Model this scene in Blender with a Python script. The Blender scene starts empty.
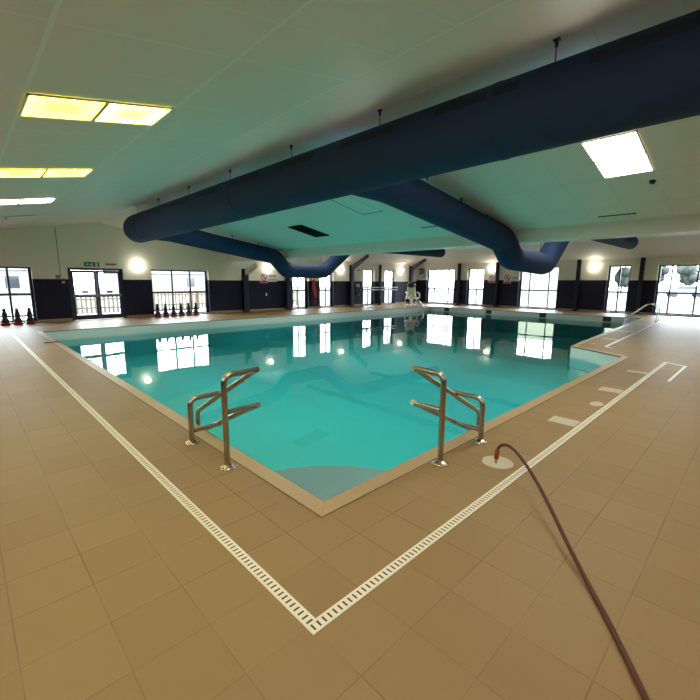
import bpy, math, random
from mathutils import Vector, Matrix
random.seed(7)
C = bpy.context.scene.collection
PI = math.pi
# World axes: X runs along the gabled end wall (wall_left), Y runs along the pool towards it, Z up.
XW, YW = 25.8, 19.2            # inner faces of wall_right (x = XW) and wall_left (y = YW)
X0, Y0 = -3.5, -4.0            # walls behind the camera
WT = 0.32                      # wall thickness
RX, RZ, SL, SLL = 4.4, 3.91, 0.19, 0.183   # roof ridge and its pitch
BX = 9.9                       # boxed beam
WATER = -0.28

# ------------------------------------------------------------------ mesh helper
class MB:
    def __init__(s):
        s.v, s.f, s.sm = [], [], []
    def add(s, vs, fs, smooth=False):
        o = len(s.v)
        s.v += [tuple(v) for v in vs]
        for f in fs:
            s.f.append([i + o for i in f]); s.sm.append(smooth)
        return s
    def box(s, x0, x1, y0, y1, z0, z1):
        vs = [(x, y, z) for z in (z0, z1) for y in (y0, y1) for x in (x0, x1)]
        return s.add(vs, [(0, 2, 3, 1), (4, 5, 7, 6), (0, 1, 5, 4), (2, 6, 7, 3), (0, 4, 6, 2), (1, 3, 7, 5)])
    def prism(s, pts, z0, z1):
        n = len(pts)
        vs = [(p[0], p[1], z0) for p in pts] + [(p[0], p[1], z1) for p in pts]
        fs = [tuple(range(n))[::-1], tuple(range(n, 2 * n))]
        fs += [(i, (i + 1) % n, n + (i + 1) % n, n + i) for i in range(n)]
        return s.add(vs, fs)
    def poly(s, pts):
        return s.add(pts, [tuple(range(len(pts)))])
    def tube(s, path, r, n=12, caps=True):
        path = [Vector(p) for p in path]
        m = len(path)
        rs = [r] * m if not hasattr(r, '__len__') else r
        tang = []
        for i in range(m):
            a = path[max(i - 1, 0)]; b = path[min(i + 1, m - 1)]
            tang.append((b - a).normalized())
        ref = Vector((0, 0, 1)) if abs(tang[0].z) < 0.9 else Vector((1, 0, 0))
        nrm = tang[0].cross(ref).normalized()
        vs = []
        for i in range(m):
            t = tang[i]
            nrm = (nrm - t * nrm.dot(t)).normalized()
            bi = t.cross(nrm)
            # mitre scale so bends keep their width
            for k in range(n):
                a = 2 * PI * k / n
                vs.append(path[i] + (nrm * math.cos(a) + bi * math.sin(a)) * rs[i])
        fs = []
        for i in range(m - 1):
            for k in range(n):
                fs.append((i * n + k, i * n + (k + 1) % n, (i + 1) * n + (k + 1) % n, (i + 1) * n + k))
        s.add(vs, fs, True)
        if caps:
            s.add(vs[:n], [tuple(range(n))]); s.add(vs[-n:], [tuple(range(n))[::-1]])
        return s
    def lathe(s, prof, c=(0, 0, 0), n=24, sx=1, sy=1):
        vs = []
        for (r, z) in prof:
            for k in range(n):
                a = 2 * PI * k / n
                vs.append((c[0] + r * math.cos(a) * sx, c[1] + r * math.sin(a) * sy, c[2] + z))
        fs = []
        for i in range(len(prof) - 1):
            for k in range(n):
                fs.append((i * n + k, i * n + (k + 1) % n, (i + 1) * n + (k + 1) % n, (i + 1) * n + k))
        fs.append(tuple(range(n))[::-1]); fs.append(tuple(range((len(prof) - 1) * n, len(prof) * n)))
        return s.add(vs, fs, True)
    def ball(s, c, r, n=20, m=12, sx=1, sy=1, sz=1):
        prof = [(max(r * math.sin(PI * i / m), 1e-4), -r * math.cos(PI * i / m) * sz) for i in range(m + 1)]
        return s.lathe(prof, c, n, sx, sy)
    def move(s, M):
        s.v = [tuple(M @ Vector(v)) for v in s.v]; return s
    def build(s, name, mat, parent=None, bevel=0, seg=2):
        me = bpy.data.meshes.new(name)
        me.from_pydata(s.v, [], s.f); me.update()
        me.polygons.foreach_set('use_smooth', s.sm)
        import bmesh
        bm = bmesh.new(); bm.from_mesh(me)
        bmesh.ops.recalc_face_normals(bm, faces=bm.faces); bm.to_mesh(me); bm.free()
        o = bpy.data.objects.new(name, me); C.objects.link(o)
        me.materials.append(mat)
        if parent is not None: o.parent = parent
        if bevel:
            b = o.modifiers.new('bevel', 'BEVEL'); b.width = bevel; b.segments = seg; b.limit_method = 'ANGLE'
        return o

def tag(o, label, cat, group=None, kind=None):
    o['label'] = label; o['category'] = cat
    if group: o['group'] = group
    if kind: o['kind'] = kind
    return o
def thing(name, label, cat, loc=(0, 0, 0), rz=0, group=None, kind=None):
    o = bpy.data.objects.new(name, None); C.objects.link(o)
    o.location = loc; o.rotation_euler = (0, 0, rz); o.empty_display_size = 0.2
    return tag(o, label, cat, group, kind)
def kids(o): return [c for c in bpy.data.objects if c.parent == o]
def dup(o, loc, label, rz=None, group=None):
    r = o.copy(); C.objects.link(r); r.location = loc; r['label'] = label
    if rz is not None: r.rotation_euler = (0, 0, rz)
    if group: r['group'] = group
    for ch in kids(o):
        c = ch.copy(); C.objects.link(c); c.parent = r
        for g in kids(ch):
            d = g.copy(); C.objects.link(d); d.parent = c
    return r
def arc(c, r, a0, a1, n, u, v):
    c = Vector(c); u = Vector(u); v = Vector(v)
    return [c + u * (r * math.cos(a0 + (a1 - a0) * i / n)) + v * (r * math.sin(a0 + (a1 - a0) * i / n)) for i in range(n + 1)]
def fillet(pts, r, n=6):
    pts = [Vector(p) for p in pts]; out = [pts[0]]
    for i in range(1, len(pts) - 1):
        a, b, c = pts[i - 1], pts[i], pts[i + 1]
        d1, d2 = (a - b), (c - b)
        t = min(r, d1.length * .49, d2.length * .49)
        p, q = b + d1.normalized() * t, b + d2.normalized() * t
        for k in range(n + 1):
            s = k / n
            out.append(p * (1 - s) ** 2 + b * 2 * s * (1 - s) + q * s * s)
    out.append(pts[-1]); return out

# ------------------------------------------------------------------ materials
def mat(name, col=(.5, .5, .5), rough=.5, metal=0, spec=.5, emit=None, es=0):
    m = bpy.data.materials.new(name); m.use_nodes = True
    b = m.node_tree.nodes['Principled BSDF']
    b.inputs['Base Color'].default_value = (*col, 1)
    b.inputs['Roughness'].default_value = rough
    b.inputs['Metallic'].default_value = metal
    b.inputs['Specular IOR Level'].default_value = spec
    if emit:
        b.inputs['Emission Color'].default_value = (*emit, 1); b.inputs['Emission Strength'].default_value = es
    return m
class NT:
    def __init__(s, m):
        s.m = m; s.t = m.node_tree; s.N = s.t.nodes; s.b = s.N.get('Principled BSDF')
    def n(s, typ, **kw):
        o = s.N.new(typ)
        for k, v in kw.items(): setattr(o, k, v)
        return o
    def l(s, a, b): s.t.links.new(a, b)
    def val(s, x, sock):
        if isinstance(x, (int, float)): sock.default_value = x
        else: s.l(x, sock)
    def math(s, op, a, b=0.0, c=None):
        o = s.n('ShaderNodeMath', operation=op)
        s.val(a, o.inputs[0]); s.val(b, o.inputs[1])
        if c is not None: s.val(c, o.inputs[2])
        return o.outputs[0]
    def xyz(s):
        g = s.n('ShaderNodeNewGeometry'); q = s.n('ShaderNodeSeparateXYZ'); s.l(g.outputs['Position'], q.inputs[0])
        s.pos = g.outputs['Position']; return q.outputs
    def noise(s, scale, detail=3, vec=None, rough=.5):
        o = s.n('ShaderNodeTexNoise'); o.inputs['Scale'].default_value = scale; o.inputs['Detail'].default_value = detail
        o.inputs['Roughness'].default_value = rough
        s.l(vec if vec is not None else s.pos, o.inputs['Vector']); return o.outputs['Fac']
    def mix(s, fac, a, b):
        o = s.n('ShaderNodeMix', data_type='RGBA')
        s.val(fac, o.inputs[0])
        for x, k in ((a, 6), (b, 7)):
            if isinstance(x, tuple): o.inputs[k].default_value = (*x, 1)
            else: s.l(x, o.inputs[k])
        return o.outputs[2]
    def ramp(s, x, a, b):
        o = s.n('ShaderNodeMapRange', clamp=True); s.l(x, o.inputs[0])
        o.inputs[1].default_value = a; o.inputs[2].default_value = b; return o.outputs[0]
    def line(s, x, off, step, w):
        """1 inside a line of width w repeated every step"""
        f = s.math('FRACT', s.math('DIVIDE', s.math('SUBTRACT', x, off - step * 50), step))
        d = s.math('MULTIPLY', s.math('MINIMUM', f, s.math('SUBTRACT', 1.0, f)), step)
        return s.ramp(d, w * .5 + .0012, w * .5 - .0005)
    def bump(s, h, strength, dist=.01):
        o = s.n('ShaderNodeBump'); o.inputs['Strength'].default_value = strength; o.inputs['Distance'].default_value = dist
        s.l(h, o.inputs['Height']); s.l(o.outputs[0], s.b.inputs['Normal'])

def floor_mat():
    m = mat('floor_tile', rough=.5); k = NT(m); x, y, z = k.xyz()
    lx = k.line(x, 0.01, .335, .006); ly = k.line(y, .30, .335, .006)
    g = k.math('MAXIMUM', lx, ly)
    big = k.noise(1.1, 3)
    g = k.math('MULTIPLY', g, k.ramp(big, .33, .62))
    # one tone per tile
    cx = k.math('FLOOR', k.math('DIVIDE', k.math('SUBTRACT', x, .01), .335)); cy = k.math('FLOOR', k.math('DIVIDE', k.math('SUBTRACT', y, .30), .335))
    cmb = k.n('ShaderNodeCombineXYZ'); k.l(cx, cmb.inputs[0]); k.l(cy, cmb.inputs[1])
    wn = k.n('ShaderNodeTexWhiteNoise'); k.l(cmb.outputs[0], wn.inputs['Vector'])
    base = k.mix(wn.outputs['Value'], FLOOR_A, FLOOR_B)
    mp = k.n('ShaderNodeMapping'); mp.inputs['Scale'].default_value = (6, 60, 1); k.l(k.pos, mp.inputs[0])
    base = k.mix(k.math('MULTIPLY', k.ramp(k.noise(2.0, 5, mp.outputs[0]), .35, .7), .22), base, (.24, .155, .07))
    base = k.mix(k.math('MULTIPLY', k.ramp(k.noise(.5, 4), .4, .75), .35), base, (.34, .232, .115))
    col = k.mix(k.math('MULTIPLY', g, .75), base, (.13, .08, .04))
    k.l(col, k.b.inputs['Base Color'])
    k.b.inputs['Roughness'].default_value = .5; k.b.inputs['Specular IOR Level'].default_value = .22
    h = k.math('SUBTRACT', k.math('MULTIPLY', k.noise(90, 3), .25), g)
    k.bump(h, .25, .004)
    return m
FLOOR_A, FLOOR_B = (.275, .180, .080), (.303, .202, .094)

def wall_mat(name, band):
    m = mat(name, rough=.6, spec=.25); k = NT(m); x, y, z = k.xyz()
    up = k.math('GREATER_THAN', z, band)
    # painted blockwork below, plaster above
    row = k.line(z, 0.0, .225, .012)
    sx = k.math('ADD', k.math('ADD', x, y), k.math('MULTIPLY', k.math('MODULO', k.math('FLOOR', k.math('DIVIDE', z, .225)), 2), .22))
    colm = k.line(sx, 0, .45, .012)
    j = k.math('MAXIMUM', row, colm)
    dark = k.mix(k.noise(7, 3), (.007, .007, .026), (.012, .011, .038))
    dark = k.mix(k.math('MULTIPLY', j, .5), dark, (.022, .021, .055))
    lite = k.mix(k.noise(1.5, 4), (.84, .79, .68), (.88, .83, .73))
    col = k.mix(up, dark, lite); k.l(col, k.b.inputs['Base Color'])
    k.bump(k.math('MULTIPLY', k.math('SUBTRACT', 1.0, j), k.math('SUBTRACT', 1.0, up)), .3, .006)
    return m

def ceiling_mat(name, xo, grid=True):
    m = mat(name, rough=.6); k = NT(m); x, y, z = k.xyz()
    base = k.mix(k.noise(.8, 3), (.76, .68, .585), (.81, .73, .63))
    speck = k.ramp(k.noise(160, 2), .62, .72)
    base = k.mix(k.math('MULTIPLY', speck, .25), base, (.5, .5, .46))
    if grid:
        gx = k.line(x, xo, 1.3, .032); gy = k.line(y, 3.37, .65, .022)
        gate = k.math('LESS_THAN', x, 3.3) if grid == 'left' else 1.0
        fade = .75 if grid == 'left' else .22
        g = k.math('MULTIPLY', k.math('MAXIMUM', gx, k.math('MULTIPLY', gy, k.ramp(k.noise(.7, 2), .35, .6))), fade)
        g = k.math('MULTIPLY', g, gate)
        base = k.mix(g, base, (.85, .84, .78) if grid == 'left' else (.45, .45, .42))
    k.l(base, k.b.inputs['Base Color'])
    return m

def water_mat():
    m = bpy.data.materials.new('pool_water'); m.use_nodes = True
    k = NT(m); k.N.remove(k.b); out = k.N['Material Output']
    k.xyz()
    tr = k.n('ShaderNodeBsdfTransparent'); tr.inputs[0].default_value = (.97, 1, 1, 1)
    gl = k.n('ShaderNodeBsdfGlossy'); gl.inputs['Roughness'].default_value = .015
    fr = k.n('ShaderNodeFresnel'); fr.inputs['IOR'].default_value = 1.24
    mp = k.n('ShaderNodeMapping'); mp.inputs['Scale'].default_value = (1, 1, 1); k.l(k.pos, mp.inputs[0])
    bp = k.n('ShaderNodeBump'); bp.inputs['Strength'].default_value = .05; bp.inputs['Distance'].default_value = .03
    k.l(k.noise(1.6, 2, mp.outputs[0]), bp.inputs['Height'])
    k.l(bp.outputs[0], gl.inputs['Normal'])
    mx = k.n('ShaderNodeMixShader'); k.l(fr.outputs[0], mx.inputs[0]); k.l(tr.outputs[0], mx.inputs[1]); k.l(gl.outputs[0], mx.inputs[2])
    k.l(mx.outputs[0], out.inputs['Surface'])
    va = k.n('ShaderNodeVolumeAbsorption'); va.inputs['Color'].default_value = (.4, .9, .9, 1); va.inputs['Density'].default_value = .12
    k.l(va.outputs[0], out.inputs['Volume'])
    return m
def glass_mat():
    m = bpy.data.materials.new('window_glass'); m.use_nodes = True
    k = NT(m); k.N.remove(k.b); out = k.N['Material Output']
    tr = k.n('ShaderNodeBsdfTransparent'); tr.inputs[0].default_value = (.95, .97, .97, 1)
    gl = k.n('ShaderNodeBsdfGlossy'); gl.inputs['Roughness'].default_value = .02
    fr = k.n('ShaderNodeFresnel'); fr.inputs['IOR'].default_value = 1.3
    mx = k.n('ShaderNodeMixShader'); k.l(fr.outputs[0], mx.inputs[0]); k.l(tr.outputs[0], mx.inputs[1]); k.l(gl.outputs[0], mx.inputs[2])
    k.l(mx.outputs[0], out.inputs['Surface']); return m
def basin_mat(name, *cols):
    m = mat(name, rough=.5); k = NT(m); x, y, z = k.xyz()
    c = k.mix(k.noise(.6, 3), *cols)
    k.l(c, k.b.inputs['Base Color']); return m
def drain_mat(axis):
    m = mat('drain_grate_' + 'xy'[axis], rough=.45); k = NT(m); q = k.xyz()
    s = q[axis]; t = q[1 - axis]; c0 = 1.2875 if axis == 0 else 1.0275
    slot = k.line(s, 0, .034, .010)
    d = k.math('ABSOLUTE', k.math('SUBTRACT', t, c0))
    slot = k.math('MULTIPLY', slot, k.math('LESS_THAN', d, .018))
    col = k.mix(slot, (.80, .74, .60), (.05, .04, .03)); k.l(col, k.b.inputs['Base Color'])
    return m
def panel_mat(name, core, edge, s, glow=.30):
    """diffuser of a fluorescent panel: deeper tone painted in the middle imitates clipped glare; object coordinates"""
    m = mat(name, (.8, .8, .75), .4); k = NT(m)
    tc = k.n('ShaderNodeTexCoord'); q = k.n('ShaderNodeSeparateXYZ'); k.l(tc.outputs['Generated'], q.inputs[0])
    dx = k.math('ABSOLUTE', k.math('SUBTRACT', q.outputs[0], .5)); dy = k.math('ABSOLUTE', k.math('SUBTRACT', q.outputs[1], .5))
    f = k.ramp(k.math('MAXIMUM', dx, dy), glow, .5)
    k.l(k.mix(f, core, edge), k.b.inputs['Emission Color']); k.b.inputs['Emission Strength'].default_value = s
    return m
def duct_mat():
    m = mat('duct_fabric', rough=.75); k = NT(m); k.xyz()
    k.l(k.mix(k.noise(2.5, 4), (.006, .021, .068), (.010, .031, .094)), k.b.inputs['Base Color'])
    k.b.inputs['Specular IOR Level'].default_value = .35
    k.bump(k.noise(6, 3), .12, .03); return m
def steel_mat():
    m = mat('stainless_steel', (.50, .45, .38), .28, 1.0); k = NT(m); k.xyz()
    k.l(k.ramp(k.noise(30, 3), .2, .9), k.b.inputs['Roughness'])
    mr = k.N[-1]; return m
def noisy(name, a, b, sc=6, rough=.6, metal=0):
    m = mat(name, rough=rough, metal=metal); k = NT(m); k.xyz()
    k.l(k.mix(k.noise(sc, 4), a, b), k.b.inputs['Base Color']); return m

M = dict(
    floor=floor_mat(), wallL=wall_mat('wall_paint_left', 1.64), wallR=wall_mat('wall_paint_right', 1.77), wallN=wall_mat('wall_paint_near', 1.64),
    ceilL=ceiling_mat('ceiling_tile_left', .62, 'left'), ceilR=ceiling_mat('ceiling_tile_right', 6.45, 'right'), ceilP=ceiling_mat('ceiling_plain', 0, False), ceilB=noisy('ceiling_bay', (.82, .79, .72), (.87, .84, .77), .8),
    water=water_mat(), glass=glass_mat(), basin=basin_mat('pool_plaster', (.07, .64, .68), (.075, .68, .72)), step=basin_mat('step_plaster', (.27, .43, .48), (.31, .47, .52)), drainx=drain_mat(0), drainy=drain_mat(1),
    duct=duct_mat(), perf=mat('duct_perforation', (.006, .012, .034), .9),
    steel=mat('stainless_steel', (.42, .37, .30), .25, 1.0), chrome=mat('bright_steel', (.8, .8, .78), .2, 1.0),
    navy=noisy('navy_paint', (.008, .010, .030), (.014, .016, .045), 5, .4), navyf=noisy('navy_frame', (.012, .018, .06), (.018, .026, .08), 5, .35),
    void=mat('dark_void', (.004, .004, .005), .9, spec=.1),
    black=mat('black_plastic', (.012, .012, .014), .5), grey=mat('grey_metal', (.30, .29, .27), .4, .6), white=mat('white_plastic', (.78, .77, .72), .4),
    cream=noisy('cream_paint', (.66, .64, .56), (.72, .70, .62), 3, .5),
    red=noisy('red_plastic', (.30, .014, .012), (.40, .02, .018), 8, .4), redf=mat('red_foam', (.55, .03, .03), .6),
    brown=mat('hose_rubber', (.095, .030, .016), .6, spec=.3), orange=mat('red_brass', (.28, .06, .03), .4, .3),
    coping=noisy('coping_tile', (.38, .265, .135), (.44, .31, .165), 5, .4), base=noisy('skirting_tile', (.34, .25, .15), (.40, .29, .18), 5, .5),
    mark=noisy('worn_marker', (.44, .385, .28), (.60, .55, .43), 9, .5), green=mat('sign_green', (.0, .16, .06), .4), signred=mat('sign_red', (.5, .02, .03), .5),
    signw=mat('sign_white', (.74, .74, .72), .5), ink=mat('sign_ink', (.03, .05, .05), .6), yel=mat('yellow_pad', (.72, .55, .22), .5),
    blue=mat('blue_plastic', (.03, .07, .22), .4), joint=mat('dark_joint_and_shade', (.03, .025, .02), .8), joint2=mat('brown_joint', (.10, .062, .03), .8),
    panelY=panel_mat('panel_yellow', (1, .84, .018), (1, .92, .07), 9, .15), panelW=panel_mat('panel_white', (1, .95, .80), (1, .97, .88), 16), panelM=panel_mat('panel_warm', (1, .86, .028), (1, .94, .12), 9, .12),
    globe=mat('lamp_globe', (.9, .9, .85), .3, emit=(1, .94, .78), es=24), panelS=panel_mat('panel_daylight', (1, .94, .82), (1, .96, .86), 24), panelN=panel_mat('panel_soft_fill', (1, .92, .74), (1, .94, .80), 19),
    concrete=noisy('outdoor_concrete', (.115, .115, .11), (.15, .15, .145), 2, .9), timber=noisy('fence_timber', (.13, .10, .07), (.17, .135, .09), 9, .8),
    leaf=noisy('tree_leaf', (.022, .032, .026), (.045, .058, .046), 1.2, .9), turf=noisy('outdoor_grass', (.085, .105, .055), (.105, .125, .07), 2, .9),
    render=noisy('pale_render', (.12, .115, .11), (.15, .145, .135), 2, .8), slate=noisy('roof_slate', (.10, .10, .11), (.16, .15, .15), 6, .7), carp=mat('car_paint', (.16, .18, .22), .3), glassd=mat('dark_glass', (.02, .025, .03), .1),
)

# ------------------------------------------------------------------ floor, pool basin, water
P = [(1.75, 2.07), (10.44, 2.07), (11.22, 3.37), (22.8, 3.95), (22.8, 15.75), (1.75, 15.75)]   # pool outline (x, y)
f = MB()
f.poly([(1.75, Y0, 0), (22.8, Y0, 0), (22.8, 3.95, 0), (11.22, 3.37, 0), (10.44, 2.07, 0), (1.75, 2.07, 0)])
f.poly([(X0, Y0, 0), (1.75, Y0, 0), (1.75, YW + WT, 0), (X0, YW + WT, 0)])
f.poly([(22.8, Y0, 0), (XW + WT, Y0, 0), (XW + WT, YW + WT, 0), (22.8, YW + WT, 0)])
f.poly([(1.75, 15.75, 0), (22.8, 15.75, 0), (22.8, YW + WT, 0), (1.75, YW + WT, 0)])
tag(f.build('floor', M['floor']), 'brown tiled pool deck around the water', 'floor', kind='structure')

def outset(poly, d):
    n = len(poly); out = []
    for i in range(n):
        a, b, c = Vector(poly[i - 1]), Vector(poly[i]), Vector(poly[(i + 1) % n])
        e1, e2 = (b - a).normalized(), (c - b).normalized()
        n1, n2 = Vector((e1.y, -e1.x)), Vector((e2.y, -e2.x))
        k = (n1 + n2); k = k / (1 + n1.dot(n2))
        out.append(tuple(b + k * d))
    return out
DEP = -1.05
b = MB(); n = len(P)
vs = [(x, y, 0) for x, y in P] + [(x, y, DEP if x < 6 else DEP - .2) for x, y in P]
b.add(vs, [(i, (i + 1) % n, n + (i + 1) % n, n + i) for i in range(n)] + [tuple(range(n, 2 * n))])
tag(b.build('pool_basin', M['basin']), 'pale turquoise plastered pool basin under the water', 'pool', kind='structure')
st = MB()
for r, z in ((1.49, -.42),):
    pts = [(1.75, 2.07)] + [(1.75 + r * math.cos(a), 2.07 + r * math.sin(a)) for a in [PI / 2 * i / 24 for i in range(25)]]
    st.prism(pts, DEP - .02, z)
tag(st.build('pool_steps', M['step']), 'quarter-round steps down into the pool at its near corner', 'steps', kind='structure')
w = MB().prism(outset(P, .06), DEP - .5, WATER)
tag(w.build('pool_water', M['water']), 'still turquoise pool water mirroring the windows', 'water', kind='structure')
ci, co = outset(P, -.015), outset(P, .125)
c = MB()
for i in range(n):
    j = (i + 1) % n
    c.add([(*ci[i], -.03), (*ci[j], -.03), (*co[j], -.03), (*co[i], -.03), (*ci[i], .006), (*ci[j], .006), (*co[j], .006), (*co[i], .006)],
          [(0, 1, 2, 3), (4, 7, 6, 5), (0, 4, 5, 1), (2, 6, 7, 3), (1, 5, 6, 2), (0, 3, 7, 4)])
cop = tag(c.build('pool_coping', M['coping'], bevel=.004), 'tan tile coping along the pool edge', 'coping', kind='structure')
ji, jo = outset(P, .125), outset(P, .132)
c = MB()
for i in range(n):
    j = (i + 1) % n
    c.poly([(*ji[i], .0025), (*ji[j], .0025), (*jo[j], .0025), (*jo[i], .0025)])
c.build('grout_joint', M['joint2'], cop)
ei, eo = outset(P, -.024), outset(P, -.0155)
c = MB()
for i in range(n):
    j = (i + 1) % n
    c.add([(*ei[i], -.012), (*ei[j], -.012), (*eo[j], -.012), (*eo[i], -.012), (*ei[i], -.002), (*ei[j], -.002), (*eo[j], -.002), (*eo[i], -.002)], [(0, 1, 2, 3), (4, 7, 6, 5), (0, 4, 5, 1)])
c.build('edge_shade_strip', M['joint'], cop)  # dark strip stands in for the shade under the coping lip
# underwater band of the pool wall: pale tile course above the water line
ti = outset(P, -.006)
c = MB()
for i in range(n):
    j = (i + 1) % n
    c.add([(*ti[i], -.33), (*ti[j], -.33), (*P[j], -.33), (*P[i], -.33), (*ti[i], -.03), (*ti[j], -.03), (*P[j], -.03), (*P[i], -.03)], [(0, 1, 5, 4), (0, 3, 2, 1), (4, 5, 6, 7)])
tag(c.build('pool_wall_tiles', noisy('waterline_tile', (.60, .74, .70), (.66, .79, .75), 8, .3)), 'pale waterline tile course round the pool wall', 'tiles', kind='structure')

# ------------------------------------------------------------------ walls with openings
# opening: (a0, a1, z0, z1)
OL = [(-.02, 2.06, .03, 2.08), (3.18, 5.14, .0, 2.09), (6.27, 8.92, .03, 2.10), (13.98, 15.12, .03, 2.40), (16.02, 17.14, .03, 2.41), (19.85, 20.98, .03, 2.44), (22.08, 23.25, .03, 2.45)]
OR_ = [(1.45, 4.06, .05, 2.54), (5.23, 6.28, .05, 2.57), (8.82, 11.16, .05, 2.58), (13.6, 14.84, .05, 2.54), (15.88, 18.28, .05, 2.55)]
def wall(name, openings, a0, a1, top, place, m, label):
    mb = MB(); xs = a0
    for (u0, u1, z0, z1) in openings:
        place(mb, xs, u0, -.3, top)
        if z0 > 0: place(mb, u0, u1, -.3, z0)
        else: place(mb, u0, u1, -.3, -.001)
        place(mb, u0, u1, z1, top)
        xs = u1
    place(mb, xs, a1, -.3, top)
    return tag(mb.build(name, m), label, 'wall', kind='structure')
wall('wall_left', OL, X0, XW + WT, 4.3, lambda mb, u0, u1, z0, z1: mb.box(u0, u1, YW, YW + WT, z0, z1), M['wallL'], 'gabled end wall, cream above dark navy, with the double door')
wall('wall_right', OR_, Y0, YW, 4.3, lambda mb, u0, u1, z0, z1: mb.box(XW, XW + WT, u0, u1, z0, z1), M['wallR'], 'far long wall, cream above dark navy, with tall windows')
wall('wall_near', [], Y0, YW + WT, 4.3, lambda mb, u0, u1, z0, z1: mb.box(X0 - WT, X0, u0, u1, z0, z1), M['wallN'], 'side wall behind the camera on the drain side')
wall('wall_back', [], X0 - WT, XW + WT, 4.3, lambda mb, u0, u1, z0, z1: mb.box(u0, u1, Y0 - WT, Y0, z0, z1), M['wallN'], 'end wall behind the camera')
bl = MB(); xs = X0
for (u0, u1, z0, z1) in OL + [(XW, XW, 0, 0)]:
    if u0 - xs > .02: bl.box(xs + .004, u0 - .004, YW - .02, YW + .001, 0, .11)
    xs = u1
tag(bl.build('baseboard_left', M['base'], bevel=.004), 'brown tile skirting along the gabled end wall', 'skirting', kind='structure')
bl = MB(); xs = Y0
for (u0, u1, z0, z1) in OR_ + [(YW - .02, YW, 0, 0)]:
    if u0 - xs > .02: bl.box(XW - .02, XW + .001, xs + .004, u0 - .004, 0, .11)
    xs = u1
tag(bl.build('baseboard_right', M['base'], bevel=.004), 'brown tile skirting along the far window wall', 'skirting', kind='structure')

# windows: built in local coords (u along the wall, v into the wall), then placed
def window(num, wall_side, o, mull, trans, label, bar=.07):
    u0, u1, z0, z1 = o
    if wall_side == 'L': Mx = Matrix(((1, 0, 0, 0), (0, 1, 0, YW + .22), (0, 0, 1, 0), (0, 0, 0, 1)))
    else: Mx = Matrix(((0, 1, 0, XW + .22), (1, 0, 0, 0), (0, 0, 1, 0), (0, 0, 0, 1)))
    root = thing('window_%d' % num, label, 'window', kind='structure')
    fr = MB(); e = .002
    fr.box(u0 + e, u0 + bar + .02, 0, .06, z0 + e, z1 - e).box(u1 - bar - .02, u1 - e, 0, .06, z0 + e, z1 - e)
    fr.box(u0 + bar, u1 - bar, 0, .06, z0 + e, z0 + bar).box(u0 + bar, u1 - bar, 0, .06, z1 - bar, z1 - e)
    fr.move(Mx).build('window_frame', M['navyf'], root, bevel=.004)
    br = MB()
    for mu in mull: br.box(mu - bar / 2, mu + bar / 2, .004, .056, z0 + bar, z1 - bar)
    br.box(u0 + bar, u1 - bar, .002, .058, trans - bar * .6, trans + bar * .6)
    br.move(Mx).build('glazing_bars', M['navyf'], root)
    MB().box(u0 + bar, u1 - bar, .026, .032, z0 + bar, z1 - bar).move(Mx).build('glass_pane', M['glass'], root)
    MB().box(u0 + .003, u1 - .003, -.21, -.002, z0 - .02, z0 + .012).move(Mx).build('window_sill', M['cream'], root)
    # guides sampling of the daylight through this opening
    l = bpy.data.lights.new('window_portal', 'AREA'); l.shape = 'RECTANGLE'; l.size = u1 - u0 - .02; l.size_y = z1 - z0 - .02
    l.cycles.is_portal = True
    po = bpy.data.objects.new('window_portal', l); C.objects.link(po)
    if wall_side == 'L':
        po.location = ((u0 + u1) / 2, YW + .31, (z0 + z1) / 2); po.rotation_euler = (-PI / 2, 0, 0)
    else:
        po.location = (XW + .31, (u0 + u1) / 2, (z0 + z1) / 2); po.rotation_euler = (-PI / 2, 0, -PI / 2)
    return root
def third(a, b): return [a + (b - a) / 3, a + 2 * (b - a) / 3]
window(1, 'L', OL[0], [.67, 1.37], 1.07, 'tall paned window left of the double door, machines along its sill')
window(2, 'L', OL[2], third(6.40, 8.92), 1.07, 'wide six-pane window right of the double door, machines along its sill')
window(3, 'L', OL[3], [14.52], 1.07, 'narrow tall window just left of the hanging red rescue tube')
window(4, 'L', OL[4], [16.66], 1.07, 'narrow tall window just right of the hanging red rescue tube')
window(5, 'L', OL[5], [20.52], 1.07, 'narrow tall window behind the white poles, beside the blue coil')
window(6, 'L', OL[6], [22.78], 1.07, 'narrow tall window behind the white poles, next to the pool chair')
window(7, 'R', OR_[4], [17.68, 16.46], 1.14, 'wide tall window in the far wall beside the pool chair')
window(8, 'R', OR_[3], [14.2], 1.14, 'narrow tall window in the far wall left of the round prohibition sign')
window(9, 'R', OR_[2], [10.56, 9.40], 1.14, 'wide tall window in the far wall behind the dipping duct')
window(10, 'R', OR_[1], [5.74], 1.14, 'narrow tall window in the far wall with a globe lamp on its left')
window(11, 'R', OR_[0], [3.50, 2.48], 1.14, 'wide tall window in the far wall behind the pool ladder')

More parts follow.
